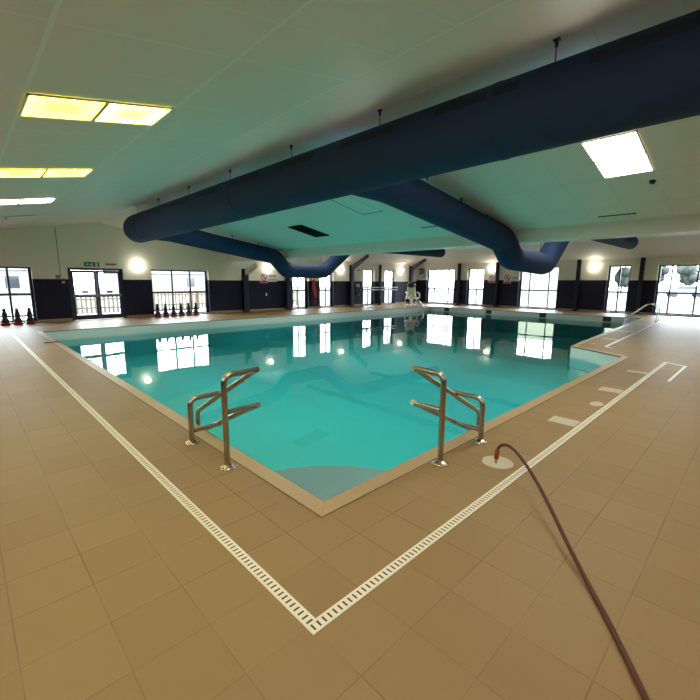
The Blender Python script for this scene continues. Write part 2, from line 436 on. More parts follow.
# double door
dr = thing('door_1', 'navy glazed double door with grey push bars under the green exit sign', 'door', kind='structure')
u0, u1, zt = 3.18, 5.14, 2.09; yd = YW + .10
fr = MB().box(u0 + .002, u0 + .10, yd - .02, yd + .08, 0, zt - .002).box(u1 - .10, u1 - .002, yd - .02, yd + .08, 0, zt - .002).box(u0 + .1, u1 - .1, yd - .02, yd + .08, zt - .09, zt - .002)
fr.build('door_frame', M['navyf'], dr, bevel=.005)
um = (u0 + u1) / 2
for (a, e) in ((u0 + .102, um - .004), (um + .004, u1 - .102)):
    lf = MB(); s = .085
    lf.box(a, a + s, yd, yd + .05, .012, zt - .095).box(e - s, e, yd, yd + .05, .012, zt - .095)
    lf.box(a + s, e - s, yd, yd + .05, .012, .20).box(a + s, e - s, yd, yd + .05, zt - .19, zt - .095).box(a + s, e - s, yd, yd + .05, .92, 1.04)
    leaf = lf.build('door_leaf', M['navyf'], dr, bevel=.004)
    MB().box(a + s, e - s, yd + .02, yd + .026, .20, .92).box(a + s, e - s, yd + .02, yd + .026, 1.04, zt - .19).build('door_glass', M['glass'], leaf)
    pb = MB().box(a + .02, a + .09, yd - .07, yd - .002, .93, 1.05).box(e - .09, e - .02, yd - .07, yd - .002, .93, 1.05).tube([(a + .05, yd - .055, .99), (e - .05, yd - .055, .99)], .03, 10)
    pb.build('push_bar', M['grey'], leaf)
    MB().box((a + e) / 2 - .11, (a + e) / 2 + .11, yd + .012, yd + .018, 1.09, 1.17).build('door_label', M['black'], leaf)
l = bpy.data.lights.new('door_portal', 'AREA'); l.shape = 'RECTANGLE'; l.size = 1.9; l.size_y = 2.0; l.cycles.is_portal = True
po = bpy.data.objects.new('door_portal', l); C.objects.link(po); po.location = (um, YW + .31, 1.04); po.rotation_euler = (-PI / 2, 0, 0)

# ------------------------------------------------------------------ ceiling
def zc(x): return RZ - (SL if x > RX else SLL) * abs(x - RX)
T = .06
def slab(pts, t=T):
    n = len(pts); vs = list(pts) + [(x, y, z + t) for x, y, z in pts]
    return MB().add(vs, [tuple(range(n)), tuple(range(n, 2 * n))] + [(i, (i + 1) % n, n + (i + 1) % n, n + i) for i in range(n)])
cl = tag(slab([(X0 - .1, Y0 - .1, zc(X0 - .1)), (RX, Y0 - .1, RZ), (RX, YW + .1, RZ), (X0 - .1, YW + .1, zc(X0 - .1))]).build('ceiling', M['ceilL']), 'sloping white tiled ceiling on the near side of the ridge, set with light panels', 'ceiling', kind='structure')
tag(slab([(RX, Y0 - .1, RZ), (BX + .2, Y0 - .1, zc(BX + .2)), (BX + .2, YW + .1, zc(BX + .2)), (RX, YW + .1, RZ)]).build('ceiling', M['ceilR']), 'sloping pale ceiling between the ridge duct and the boxed beam', 'ceiling', kind='structure')
ZF, ZS, CW = 3.75, 2.90, 1.9
c3 = MB()
x1, y1 = XW - CW, YW - CW
for q in ([(BX + .2, Y0 - .1, ZF), (x1, Y0 - .1, ZF), (x1, y1, ZF), (BX + .2, y1, ZF)],
          [(x1, Y0 - .1, ZF), (XW + .02, Y0 - .1, ZS), (XW + .02, YW + .02, ZS), (x1, y1, ZF)],
          [(BX + .2, y1, ZF), (x1, y1, ZF), (XW + .02, YW + .02, ZS), (BX + .2, YW + .02, ZS)]):
    s = slab(q); c3.add(s.v, s.f)
tag(c3.build('ceiling', M['ceilB']), 'higher pale ceiling beyond the beam, sloping down to the far walls', 'ceiling', kind='structure')
ZB = 2.57
bm_ = MB().box(BX, BX + .4, Y0 - .1, YW - .001, ZB, 4.2)
tag(bm_.build('boxed_beam', M['ceilP'], bevel=.01), 'long boxed-in ceiling beam crossing over the pool', 'beam', kind='structure')
tag(MB().box(BX + .02, BX + .38, Y0, YW - .35, ZB - .012, ZB - .001).build('trim_1', M['white']), 'white trim strip under the boxed beam', 'trim', kind='structure')

# ceiling light panels
def tilt(side): return -math.atan(SLL) if side == 'L' else math.atan(SL)
def light_panel(x, y, mats, label, lx=1.3, ly=.66, flat=False):
    side = 'L' if x < RX else 'R'
    r = thing('ceiling_light', label, 'ceiling light', (x, y, zc(x) - .004), group='square light panels in the ceiling')
    r.rotation_euler = (0, 0 if flat else tilt(side), 0)
    if flat: r.location.z = 3.75 - .004
    h = lx / 2
    t = MB().box(-h, h, -ly / 2, -ly / 2 + .02, -.016, 0).box(-h, h, ly / 2 - .02, ly / 2, -.016, 0).box(-h, -h + .02, -ly / 2, ly / 2, -.016, 0).box(h - .02, h, -ly / 2, ly / 2, -.016, 0)
    t.build('light_frame', M['white'], r)
    MB().box(-.018, .018, -ly / 2 + .02, ly / 2 - .02, -.02, 0).build('divider_bar', M['grey'], r)
    for k, (a, e) in enumerate(((-h + .02, -.018), (.018, h - .02))):
        MB().box(a, e, -ly / 2 + .02, ly / 2 - .02, -.008, -.002).build('light_diffuser', mats[k], r)
    return r
Y_, W_, Mm = M['panelY'], M['panelW'], M['panelM']
light_panel(1.265, 5.06, (Y_, Mm), 'large yellowish double light panel in the ceiling, largest of the three left')
light_panel(1.225, 8.45, (Y_, Y_), 'yellow double light panel in the ceiling, middle of the three left')
light_panel(1.20, 11.85, (M['panelS'], M['panelS']), 'small white lit double light panel, furthest lit one of the three left')
light_panel(1.20, 15.2, (M['white'], M['white']), 'pale unlit double light panel in the ceiling nearest the gabled wall')
light_panel(7.06, 1.74, (W_, W_), 'bright white double light panel in the ceiling beyond the ridge duct')
S_ = M['panelS']
for (x, y) in ((1.265, 1.65), (1.265, -1.75), (7.06, -1.7), (-1.9, 1.65), (-1.9, 5.06), (-1.9, 8.45)):  # unseen panels added to light the near deck and ceiling
    light_panel(x, y, (M['panelN'], M['panelN']), 'added unseen double light panel in the ceiling above or behind the camera')
for y in (1.74, 5.06, 8.45, 11.85):  # unseen panels added above the duct to light the pool
    light_panel(5.5, y, (S_, S_), 'added unseen double light panel in the sloping ceiling above the ridge duct')
for y in (0.5, 3.9, 7.3, 10.7, 14.1):  # unseen panels added behind the beam to brighten the far bay
    light_panel(11.3, y, (S_, S_), 'added unseen double light panel in the high ceiling behind the boxed beam', flat=True)

# vents, panels and detectors in the ceiling beyond the ridge
def flat_on_roof(x0, x1, y0, y1, name, m, label, cat, drop=.004, t=.01):
    xm = (x0 + x1) / 2; r = MB().box(x0 - xm, x1 - xm, y0, y1, -drop - t, -drop)
    r.move(Matrix.Translation((xm, 0, zc(xm))) @ Matrix.Rotation(math.atan(SL), 4, 'Y'))
    return tag(r.build(name, m), label, cat)
v = thing('ceiling_vent', 'black open rectangular vent in the sloping ceiling beyond the ridge duct', 'vent', (8.22, 10.38, zc(8.22))); v.rotation_euler = (0, math.atan(SL), 0)
MB().box(-.56, .56, -.33, .33, -.012, -.004).build('vent_opening', M['void'], v)
vf = MB().box(-.58, .58, -.35, -.32, -.02, -.003).box(-.58, .58, .32, .35, -.02, -.003).box(-.58, -.55, -.32, .32, -.02, -.003).box(.55, .58, -.32, .32, -.02, -.003)
vf.build('vent_frame', M['void'], v)
sl = MB()
for i in range(5): sl.box(-.54, .54, -.24 + i * .12, -.225 + i * .12, -.018, -.006)
sl.build('vent_slats', M['void'], v)
a = thing('access_panel', 'square ceiling panel with dark gaps at two edges, beside the ridge duct', 'ceiling panel', (7.07, 7.08, zc(7.07))); a.rotation_euler = (0, math.atan(SL), 0)
MB().box(-.56, .53, -.30, .31, -.012, -.003).build('panel_tile', M['ceilP'], a)
MB().box(-.57, .57, .31, .345, -.010, -.002).box(.53, .57, -.33, .31, -.010, -.002).build('dark_gap', M['joint'], a)
flat_on_roof(9.0, 9.04, 5.9, 6.6, 'ceiling_gap', M['joint'], 'short dark slit in the ceiling near the beam, below the square panel', 'gap')
flat_on_roof(9.5, 9.535, 1.95, 2.6, 'ceiling_gap', M['joint'], 'short dark slit where the ceiling meets the beam, below the white light panel', 'gap')
d = tag(MB().lathe([(.035, 0), (.045, -.02), (.03, -.05), (.012, -.06)], (8.08, 1.49, zc(8.08) - .002), 16).build('smoke_detector', M['black']), 'small dark detector on the ceiling beside the bright white light panel', 'detector')

# ------------------------------------------------------------------ air duct
du = thing('air_duct', 'big navy fabric air duct hung below the ridge with two dipping branches', 'air duct', (RX, 5, 3.25))
OFF = Vector((-RX, -5, -3.25))
def D(mb, name, m, par=None, **k):   # children of the duct sit in its local frame
    T_ = Matrix.Translation(OFF)
    mb.move(T_); return mb.build(name, m, par or du, **k)
def main_c(y):   # centre height and radius along the duct, it narrows towards the camera
    t = max(0, min(1, (15 - y) / 14)); return 3.235 + .07 * t, .44 - .075 * t
path, rs = [], []
for y in [14.72, 14.69, 14.59, 14.42, 14.3, 14.2] + [14.2 - i * .6 for i in range(1, 31)]:
    z, r = main_c(y); path.append((RX, y, z))
    rs.append(r * (.05 if y == 14.72 else .55 if y == 14.69 else .86 if y == 14.59 else .97 if y == 14.42 else 1))
trunk = D(MB().tube(path, rs, 40), 'main_trunk', M['duct'])
for y in (7.6, 13.4, 2.2, -1.5):
    z, r = main_c(y); D(MB().tube([(RX, y - .03, z), (RX, y + .03, z)], r + .006, 40), 'seam_band', M['duct'], trunk)
# perforated outlet patches on the camera-facing flank
pf = MB()
for y in [-1.2 + 1.55 * i for i in range(9)]:
    rows, cols = 5, 8; vs = []
    for i in range(cols + 1):
        yy = y + .95 * i / cols; z, r = main_c(yy)
        for j in range(rows + 1):
            th = math.radians(158 + 17 * j / rows - 14)
            vs.append((RX + (r + .004) * math.cos(th), yy, z + (r + .004) * math.sin(th)))
    fs = [(i * (rows + 1) + j, i * (rows + 1) + j + 1, (i + 1) * (rows + 1) + j + 1, (i + 1) * (rows + 1) + j) for i in range(cols) for j in range(rows)]
    one = MB().add(vs, fs, True); D(one, 'perforated_patch', M['perf'], trunk)
def branch(y, r, zs):
    pts = fillet([(RX + .1, y, 3.22), (RX + .9, y, 3.2)] + [(x, y, z) for x, z in zs], .13, 2)
    br_ = D(MB().tube(pts, r, 28), 'branch_duct', M['duct'])
    # rounded far cap
    x, z = zs[-1]
    D(MB().tube([(x, y, z), (x + .12, y, z), (x + .2, y, z), (x + .23, y, z)], [r, r * .93, r * .6, r * .05], 28), 'end_cap', M['duct'], br_)
    return br_
BR = {4.6: None, 14.2: None}
BR[4.6] = branch(4.6, .30, [(9.55, 2.62), (10.05, 2.22), (12.25, 2.13), (13.75, 3.32), (14.9, 3.42), (22.0, 3.42)])
BR[14.2] = branch(14.2, .30, [(9.45, 2.60), (10.0, 2.05), (12.1, 2.05), (13.7, 3.25), (14.9, 3.40), (21.4, 3.40)])
def hanger(x, y, ztop, zbot, par):
    h = MB().box(x - .022, x + .022, y - .03, y + .03, ztop - .02, ztop - .003).tube([(x, y, ztop - .02), (x, y, ztop - .07)], .017, 8).tube([(x, y, ztop - .06), (x, y, zbot)], .006, 6)
    D(h, 'hanger_wire', M['black'], par)
for y in (-.45, 1.71, 3.98, 6.02, 8.19, 10.31, 12.4, 14.25):
    z, r = main_c(y); hanger(RX, y, RZ, z + r, trunk)
for y in (4.6, 14.2):
    for x, zb in ((6.4, 3.4), (7.6, 3.17), (8.7, 2.99)): hanger(x, y, zc(x), zb, BR[y])
    for x, zb in ((10.75, 2.5), (11.9, 2.5)): hanger(x, y, ZF, zb, BR[y])

# ------------------------------------------------------------------ steel columns
def column_left(x, ztop, brace, label, wdt=.22, m='navy', bm=None, raf=False):
    r = thing('steel_column', label, 'column', (x, YW - .13, 0), kind='structure')
    h = .09
    c = MB().box(-wdt / 2, wdt / 2, -h, -h + .02, 0, ztop).box(-wdt / 2, wdt / 2, h - .02, h, 0, ztop).box(-.02, .02, -h, h, 0, ztop)
    c.box(-wdt / 2 - .04, wdt / 2 + .04, -h - .03, h + .025, 0, .03)
    c.build('column_shaft', M[m], r)
    if brace:
        ln, rise = brace
        b_ = MB()
        w2 = .07
        b_.add([(-w2, -h, ztop - .32), (w2, -h, ztop - .32), (w2, -h - ln, ztop + rise - .18), (-w2, -h - ln, ztop + rise - .18),
                (-w2, -h + .02, ztop), (w2, -h + .02, ztop), (w2, -h - ln, ztop + rise), (-w2, -h - ln, ztop + rise)],
               [(0, 1, 2, 3), (4, 7, 6, 5), (0, 3, 7, 4), (1, 5, 6, 2), (2, 6, 7, 3), (0, 4, 5, 1)])
        b_.build('rafter_brace', bm or M['navy'], r)
    if raf:
        MB().box(-.06, .06, -14, -1.75, 3.54, 3.745).build('ceiling_rafter', M['navy'], r)
    return r
column_left(10.86, 2.24, (1.1, .26), 'navy steel column with a pale brace left of the prohibition sign', .30, bm=M['cream'])
column_left(13.55, 2.66, None, 'navy steel column right of the prohibition sign', .26, raf=True)
column_left(18.62, 2.68, (1.35, .62), 'navy steel column with a dark sloping brace beside the blue coil', .24, raf=True)
column_left(21.40, 2.78, None, 'slim navy post between the two windows behind the white poles', .10)
column_left(24.95, 2.80, (1.2, .56), 'navy steel column with a dark sloping brace behind the pool chair', .24)
for y, lab in ((15.42, 'navy steel column on the far wall between the widest and the narrow window'), (12.58, 'navy steel column on the far wall between two round prohibition signs'),
               (7.72, 'navy steel column on the far wall left of the second globe lamp'), (4.72, 'navy steel column on the far wall behind the pool ladder')):
    r = thing('steel_column', lab, 'column', (XW - .1, y, 0), kind='structure')
    MB().box(-.08, -.06, -.09, .09, 0, 2.93).box(.06, .085, -.09, .09, 0, 2.93).box(-.08, .085, -.025, .025, 0, 2.93).box(-.1, .085, -.12, .12, 0, .03).build('column_shaft', M['navy'], r)

# ------------------------------------------------------------------ wall lamps
def lamp_mesh(root, side):
    bp = MB().tube([(0, 0, 0), (0, -.03, 0)], .07, 20).tube([(0, -.03, 0), (0, -.06, 0)], .045, 16)
    gl = MB().ball((0, -.15, 0), .12, 24, 14)
    bp.build('back_plate', M['white'], root); gl.build('lamp_globe', M['globe'], root)
def wall_lamp(loc, rz, label):
    r = thing('wall_lamp', label, 'lamp', loc, rz, group='round globe lamps along the walls'); lamp_mesh(r, 0); return r
l0 = wall_lamp((5.74, YW, 2.25), 0, 'round white globe wall lamp between the double door and the six-pane window')
dup(l0, (12.28, YW, 2.31), 'round white globe wall lamp above the white prohibition sign board')
dup(l0, (17.72, YW, 2.38), 'round white globe wall lamp between the rescue tube window and the braced column')
dup(l0, (23.8, YW, 2.46), 'round white globe wall lamp beside the black loudspeaker in the far corner')
dup(l0, (XW, 13.0, 2.52), 'round white globe wall lamp above the small red prohibition sign', rz=-PI / 2)
dup(l0, (XW, 6.93, 2.51), 'round white globe wall lamp beside the narrow window on the far wall', rz=-PI / 2)

# ------------------------------------------------------------------ signs and wall fittings
def ring(mb, c, r0, r1, y, n=28):
    vs = []
    for k in range(n):
        a = 2 * PI * k / n
        vs += [(c[0] + r0 * math.cos(a), y, c[1] + r0 * math.sin(a)), (c[0] + r1 * math.cos(a), y, c[1] + r1 * math.sin(a)), (c[0] + r0 * math.cos(a), y + .003, c[1] + r0 * math.sin(a)), (c[0] + r1 * math.cos(a), y + .003, c[1] + r1 * math.sin(a))]
    fs = []
    for k in range(n):
        i, j = 4 * k, 4 * ((k + 1) % n)
        fs += [(i, j, j + 1, i + 1), (i + 1, j + 1, j + 3, i + 3), (i, i + 2, j + 2, j)]
    return mb.add(vs, fs)
def prohibition(root, cx, cz, r, y=-.016, bar=True):
    m = MB(); ring(m, (cx, cz), r * .78, r, y)
    s = r * .72; t = r * .13
    m.add([(cx - s * .7 - t, y, cz + s * .7 - t), (cx - s * .7 + t, y, cz + s * .7 + t), (cx + s * .7 + t, y, cz - s * .7 + t), (cx + s * .7 - t, y, cz - s * .7 - t)], [(0, 1, 2, 3)])
    m.build('prohibition_ring', M['signred'], root)
    g = MB()     # diving figure
    g.tube([(cx - .35 * r, y - .0, cz + .28 * r), (cx + .1 * r, y, cz - .05 * r)], r * .10, 8).tube([(cx + .1 * r, y, cz - .05 * r), (cx + .42 * r, y, cz - .02 * r)], r * .07, 8).ball((cx - .1 * r, y, cz - .28 * r), r * .12, 10, 6)
    g.v = [(a, y - .001 + (b_ - y) * .02, c_) for a, b_, c_ in g.v]
    g.build('diver_symbol', M['ink'], root)
def bars(root, x0, x1, zs, h, m, y=-.016, name='lettering'):
    random.seed(3)
    for z in zs:
        x = x0; b_ = MB()
        while x < x1 - .02:
            w_ = random.uniform(.03, .09); e = min(x + w_, x1)
            b_.box(x, e, y, y + .003, z, z + h); x = e + .018
        b_.build(name, m, root)
s = thing('warning_sign', 'white sign board with a red prohibition circle and dark text beside it', 'sign', (12.35, YW, 1.78))
MB().box(-.55, -.06, -.014, -.002, -.27, .25).build('sign_panel', M['signw'], s)
tp = MB().box(-.04, .56, -.014, -.002, -.20, .22).build('text_panel', M['signw'], s)
prohibition(s, -.30, .05, .19)
MB().box(-.53, -.08, -.018, -.013, -.25, -.15).build('red_strip', M['signred'], s)
bars(tp, .05, .46, (.12, .05), .04, M['ink']); bars(tp, .0, .52, (-.12,), .045, M['ink'])
s = thing('warning_sign', 'small red and white prohibition sign on the far wall under a globe lamp', 'sign', (XW, 13.0, 1.86), -PI / 2)
MB().box(-.24, .24, -.014, -.002, -.26, .26).build('sign_panel', M['signw'], s); prohibition(s, 0, .06, .18)
MB().box(-.22, .22, -.018, -.013, -.24, -.14).build('red_strip', M['signred'], s)
s = thing('warning_sign', 'red prohibition sign with a white text panel beneath the dipping duct', 'sign', (XW, 11.9, 1.84), -PI / 2)
MB().box(-.26, .24, -.014, -.002, -.28, .28).build('sign_panel', M['signw'], s); prohibition(s, 0, .07, .2)
MB().box(-.22, .22, -.018, -.013, -.26, -.16).build('red_strip', M['signred'], s)
tp = MB().box(.26, .74, -.014, -.002, -.14, .22).build('text_panel', M['signw'], s); bars(tp, .30, .70, (.1, .02, -.08), .035, M['ink'])
s = thing('notice_sign', 'white notice board with red lettering under the black loudspeaker', 'sign', (XW, 18.62, 2.02), -PI / 2)
MB().box(-.42, .36, -.016, -.002, -.2, .2).build('sign_panel', M['signw'], s); bars(s, -.12, .30, (.0, -.12), .07, M['signred'])
s = thing('exit_sign', 'green fire exit sign with white symbols above the double door', 'sign', (4.02, YW, 2.24))
MB().box(-.27, .27, -.02, -.002, -.085, .085).build('sign_panel', M['green'], s)
MB().box(.12, .20, -.026, -.019, -.06, .06).build('doorway_symbol', M['signw'], s)
MB().add([(-.22, -.022, 0), (-.16, -.022, .05), (-.16, -.022, .02), (-.10, -.022, .02), (-.10, -.022, -.02), (-.16, -.022, -.02), (-.16, -.022, -.05)], [(0, 1, 2, 3, 4, 5, 6)]).build('arrow_symbol', M['signw'], s)
m = MB()
m.ball((.0, -.0215, .036), .02, 10, 6, sy=.1).add([(-.03, -.023, .02), (.03, -.023, .02), (.05, -.023, -.06), (.02, -.023, -.06), (0, -.023, -.02), (-.05, -.023, -.06), (-.07, -.023, -.05)], [(0, 1, 2, 3, 4, 5, 6)])
m.build('running_man_symbol', M['signw'], s)
s = thing('notice_sign', 'pale strip notice with dark lettering to the right of the green exit sign', 'sign', (4.72, YW, 2.26))
MB().box(-.24, .24, -.012, -.002, -.06, .06).build('sign_panel', M['cream'], s); bars(s, -.2, .2, (-.03,), .06, M['ink'], -.014)
s = thing('cable_conduit', 'thin grey conduit running down the gable to a switch box', 'conduit', (2.93, YW - .02, 0))
MB().tube([(0, 0, 1.74), (0, 0, 3.58)], .014, 8).build('conduit_pipe', M['grey'], s)
MB().box(-.16, .0, -.05, .018, 1.66, 1.80).build('switch_box', M['grey'], s, bevel=.008)
MB().box(.03, .13, -.05, .018, 1.55, 1.66).build('call_point', M['red'], s, bevel=.008)
MB().box(.03, .12, -.045, .018, 1.48, 1.545).build('cover_plate', M['white'], s, bevel=.008)
tag(MB().box(12.15, 12.21, YW - .03, YW - .002, .82, .96).build('wall_socket', M['white'], bevel=.006), 'tiny white fitting on the dark wall below the prohibition sign', 'socket')
s = thing('loudspeaker', 'small black loudspeaker on the wall by the far corner column', 'speaker', (XW - .16, 18.6, 2.42), -PI / 2)
MB().box(-.17, .17, -.13, .1, -.22, .22).build('speaker_cabinet', M['black'], s, bevel=.02)
MB().lathe([(.10, 0), (.11, .01), (.06, .004), (.02, .012)], (0, 0, 0), 20).move(Matrix.Translation((0, -.13, .0)) @ Matrix.Rotation(PI / 2, 4, 'X')).build('speaker_cone', M['grey'], s)
MB().box(-.03, .03, .1, .158, -.04, .04).build('wall_bracket', M['grey'], s)
# red rescue tube hung on the wall
s = thing('rescue_tube', 'red rescue tube hanging on the wall between two narrow windows', 'rescue tube', (15.42, YW - .16, 1.1))
MB().tube([(.02, 0, .66), (.0, 0, .58), (-.03, 0, .3), (.03, -.02, -.1), (.10, 0, -.40), (.12, 0, -.48)], [.03, .075, .085, .095, .08, .03], 16).build('foam_tube', M['redf'], s)
MB().tube([(.02, .02, .80), (.02, 0, .66)], .012, 6).build('strap', M['red'], s)
MB().tube([(.12, 0, -.47), (.13, .02, -.6), (.06, .03, -.72)], .012, 6).build('strap', M['red'], s)
MB().box(.0, .06, .01, .158, .78, .84).build('wall_hook', M['grey'], s)
tag(MB().tube([(15.36, YW - .022, .12), (15.36, YW - .022, 1.9)], .018, 8).build('reach_pole', M['black']), 'dark upright pole standing behind the red rescue tube', 'pole')
# two white poles across the narrow windows
for i, (z, lab) in enumerate(((1.23, 'upper of two long white poles hung across the narrow windows'), (1.06, 'lower of two long white poles hung across the narrow windows'))):
    r = thing('reach_pole', lab, 'pole', (19.55, YW - .16, z), group='long white poles on the end wall')
    MB().tube([(0, 0, 0), (3.75, 0, 0)], .032, 10).build('pole_shaft', M['white'], r)
    for hx in (.3, 1.8, 3.4): MB().box(hx - .02, hx + .02, -.01, .158, -.055, -.034).build('pole_hook', M['grey'], r)
s = thing('rope_coil', 'blue coil with a white top hung on the wall beside the braced column', 'coil', (19.2, YW - .1, 1.1))
t = MB()
for k in range(4):
    t.tube([(.17 * math.cos(2 * PI * i / 24) , -.02 * k, .30 * math.sin(2 * PI * i / 24) - .12) for i in range(25)], .03, 8, False)
t.build('coil_loops', M['blue'], s)
MB().box(-.11, .11, -.09, .1, .16, .36).build('coil_cover', M['white'], s, bevel=.03)
tag(MB().lathe([(.045, 0), (.05, .03), (.03, .06)], (0, 0, 0), 14).move(Matrix.Translation((19.35, YW - .001, 2.36)) @ Matrix.Rotation(PI / 2, 4, 'X')).build('wall_sensor', M['black']), 'small black sensor high on the wall beside the braced column', 'sensor')

# ------------------------------------------------------------------ handrails at the corner steps
def handrail(mirror, label):
    r = thing('step_handrail', label, 'handrail', (0, 0, 0), group='handrails either side of the pool steps')
    def q(out, along, z):      # out = across the pool edge, along = along it
        return (1.52 + out, 3.09 + along, z) if not mirror else (2.93 + along, 1.855 + out, z)
    t = .026; OUT = .31
    if mirror: AL, EN = .73, 1.28
    else: AL, EN = .74, 1.33
    MB().tube(fillet([q(0, 0, .012), q(0, 0, .82), q(OUT, 0, .82)], .09), t, 14).build('tall_post', M['steel'], r)
    MB().tube(fillet([q(0, AL, .012), q(0, AL, .455), q(OUT, AL, .455)], .09), t, 14).build('short_post', M['steel'], r)
    MB().tube([q(.02, 0, .495), q(OUT, 0, .495)], t * .92, 12).build('lower_arm', M['steel'], r)
    MB().tube([q(.02, AL, .125), q(OUT, AL, .125)], t * .92, 12).build('lower_arm', M['steel'], r)
    MB().tube(fillet([q(OUT, -.02, .83), q(OUT, EN, .115), q(OUT, EN - .04, -.12), q(OUT, -.02, .505)], .10), t, 14).build('sloping_rail', M['steel'], r)
    for al in (0, AL):
        x, y, z = q(0, al, 0)
        MB().lathe([(.075, .0), (.075, .006), (.05, .014), (.03, .03)], (x, y, 0.001), 20).build('floor_flange', M['steel'], r)
    return r
handrail(False, 'tubular steel handrail on the left side of the corner steps')
handrail(True, 'tubular steel handrail on the right side of the corner steps, beside the hose')

# ------------------------------------------------------------------ pool ladders
def ladder(loc, rz, label):
    r = thing('pool_ladder', label, 'ladder', loc, rz, group='steel pool ladders')
    # local x points into the pool; deck foot at x=0
    for s_ in (-.25, .25):
        pts = fillet([(0, s_, .004), (0, s_, .58), (.18, s_, .74), (.42, s_, .70), (1.12, s_, .05), (1.16, s_, -.9)], .14)
        MB().tube(pts, .022, 12).build('ladder_rail', M['chrome'], r)
        MB().lathe([(.055, 0), (.055, .01), (.03, .025)], (0, s_, 0), 14).build('floor_flange', M['chrome'], r)
    for z in (-.4, -.65, -.88):
        MB().box(1.11, 1.21, -.228, .228, z - .015, z + .015).build('ladder_tread', M['white'], r)
    return r
ladder((21.75, 3.22, 0), PI / 2, 'steel pool ladder with hooped rails near the far right pool corner')
ladder((21.35, 16.55, 0), -PI / 2, 'steel pool ladder beside the white pool chair in the far corner')

# ------------------------------------------------------------------ pool chair
s = thing('pool_lift_chair', 'white moulded pool chair with dark rounded headrest in the far corner', 'chair', (22.75, 17.25, 0), math.radians(-38)); s.scale = (1.18, 1.18, 1.16)
MB().box(-.30, .30, -.30, .28, .0, .05).box(-.06, .06, -.04, .10, .05, .40).build('chair_base', M['white'], s, bevel=.015)
MB().box(-.33, .33, -.34, .20, .38, .50).build('seat', M['white'], s, bevel=.05, seg=3)
bk = MB().add([(-.30, .14, .46), (.30, .14, .46), (.30, .27, .46), (-.30, .27, .46), (-.24, .24, 1.10), (.24, .24, 1.10), (.24, .34, 1.10), (-.24, .34, 1.10)], [(0, 1, 5, 4), (1, 2, 6, 5), (2, 3, 7, 6), (3, 0, 4, 7), (4, 5, 6, 7), (0, 3, 2, 1)])
bk.build('backrest', M['white'], s, bevel=.05, seg=3)
MB().box(-.16, .16, .10, .165, .52, .86).build('back_cushion', M['yel'], s, bevel=.03, seg=3)
for sx in (-1, 1):
    MB().tube(fillet([(sx * .34, .16, .78), (sx * .38, -.20, .72), (sx * .36, -.28, .44)], .08), .045, 12).build('armrest', M['white'], s)
MB().ball((0, .27, 1.22), .23, 24, 14, sx=1.05, sy=.8, sz=.75).build('headrest', mat('dark_headrest', (.02, .035, .045), .35), s)
MB().box(-.22, .22, -.46, -.30, .10, .15).tube([(-.18, -.32, .42), (-.18, -.42, .14)], .025, 10).tube([(.18, -.32, .42), (.18, -.42, .14)], .025, 10).build('footrest', M['white'], s)

# ------------------------------------------------------------------ exercise machines in the windows
def machine(loc, label):
    r = thing('exercise_machine', label, 'exercise machine', loc, group='small black exercise machines on red bases')
    pts = []
    for k in range(20):
        a = 2 * PI * k / 20; cx, cy = math.cos(a), math.sin(a)
        pts.append((.15 * math.copysign(abs(cx) ** .6, cx), .12 * math.copysign(abs(cy) ** .6, cy)))
    MB().prism([(x * .9, y * .9) for x, y in pts], 0.0, .02).prism(pts, .02, .085).prism([(x * .75, y * .75) for x, y in pts], .085, .11).build('red_base', M['red'], r, bevel=.008)
    MB().lathe([(.11, .11), (.12, .16), (.085, .23), (.065, .28), (.08, .34), (.078, .40), (.055, .47), (.045, .53)], (0, 0, 0), 18, 1.0, .8).build('machine_body', M['black'], r)
    MB().ball((0, 0, .55), .055, 14, 8).build('top_knob', M['black'], r)
    MB().tube([(-.15, 0, .31), (.15, 0, .31)], .028, 10).build('handlebar', M['black'], r)
    for sx in (-1, 1): MB().tube([(sx * .13, 0, .31), (sx * .168, 0, .31)], .036, 10).build('hand_grip', M['black'], r)
    return r
om = machine((1.80, 18.75, 0), 'black exercise machine on a red base, nearest the double door in the left window')
og = om['group']
for x, lab in ((1.45, 'black exercise machine on a red base, second from the door in the left window'), (1.10, 'black exercise machine on a red base, third from the door in the left window'), (.75, 'black exercise machine on a red base, cut by the left edge of the picture')):
    dup(om, (x, 18.75, 0), lab)
for i, x in enumerate((6.27, 6.61, 6.96, 7.30, 7.65, 7.99)):
    dup(om, (x, 18.72, 0), 'black exercise machine on a red base, %s in the six-pane window' % ('first from the door', 'second from the door', 'third from the door', 'fourth from the door', 'fifth from the door', 'furthest from the door')[i])

# ------------------------------------------------------------------ deck drains and markers
def strip(name, m, x0, x1, y0, y1, label, h=.004):
    return tag(MB().box(x0, x1, y0, y1, -.01, h).build(name, m, bevel=.0015), label, 'drain', kind='structure')
strip('deck_drain', M['drainy'], .995, 1.06, 1.32, 17.3, 'long white slotted drain along the left deck, up to the window machines')
strip('deck_drain', M['drainx'], .995, 10.35, 1.255, 1.32, 'long white slotted drain along the right deck, passing under the hose')
d = MB().prism([(11.7, 2.69), (23.9, 3.13), (23.9, 3.20), (11.7, 2.755)], -.01, .004)
tag(d.build('deck_drain', M['white']), 'white drain strip on the far right deck leading to the pool ladder', 'drain', kind='structure')
d = MB().prism([(10.30, 1.30), (10.36, 1.30), (10.12, .92), (10.04, .94)], -.01, .0042).prism([(10.06, .93), (10.10, .97), (8.3, .99), (8.3, .95)], -.01, .0042)
tag(d.build('deck_drain', M['white']), 'short broken white drain strips at the end of the right deck drain', 'drain', kind='structure')
def marker(pts, label, name='depth_marker', m='mark'):
    return tag(MB().prism(pts, -.008, .0035).build(name, M[m]), label, 'deck marker', group='worn white markers let into the deck')
def ell(x, y, rx, ry, n=28, a0=0, a1=2 * PI): return [(x + rx * math.cos(a0 + (a1 - a0) * i / n), y + ry * math.sin(a0 + (a1 - a0) * i / n)) for i in range(n)]
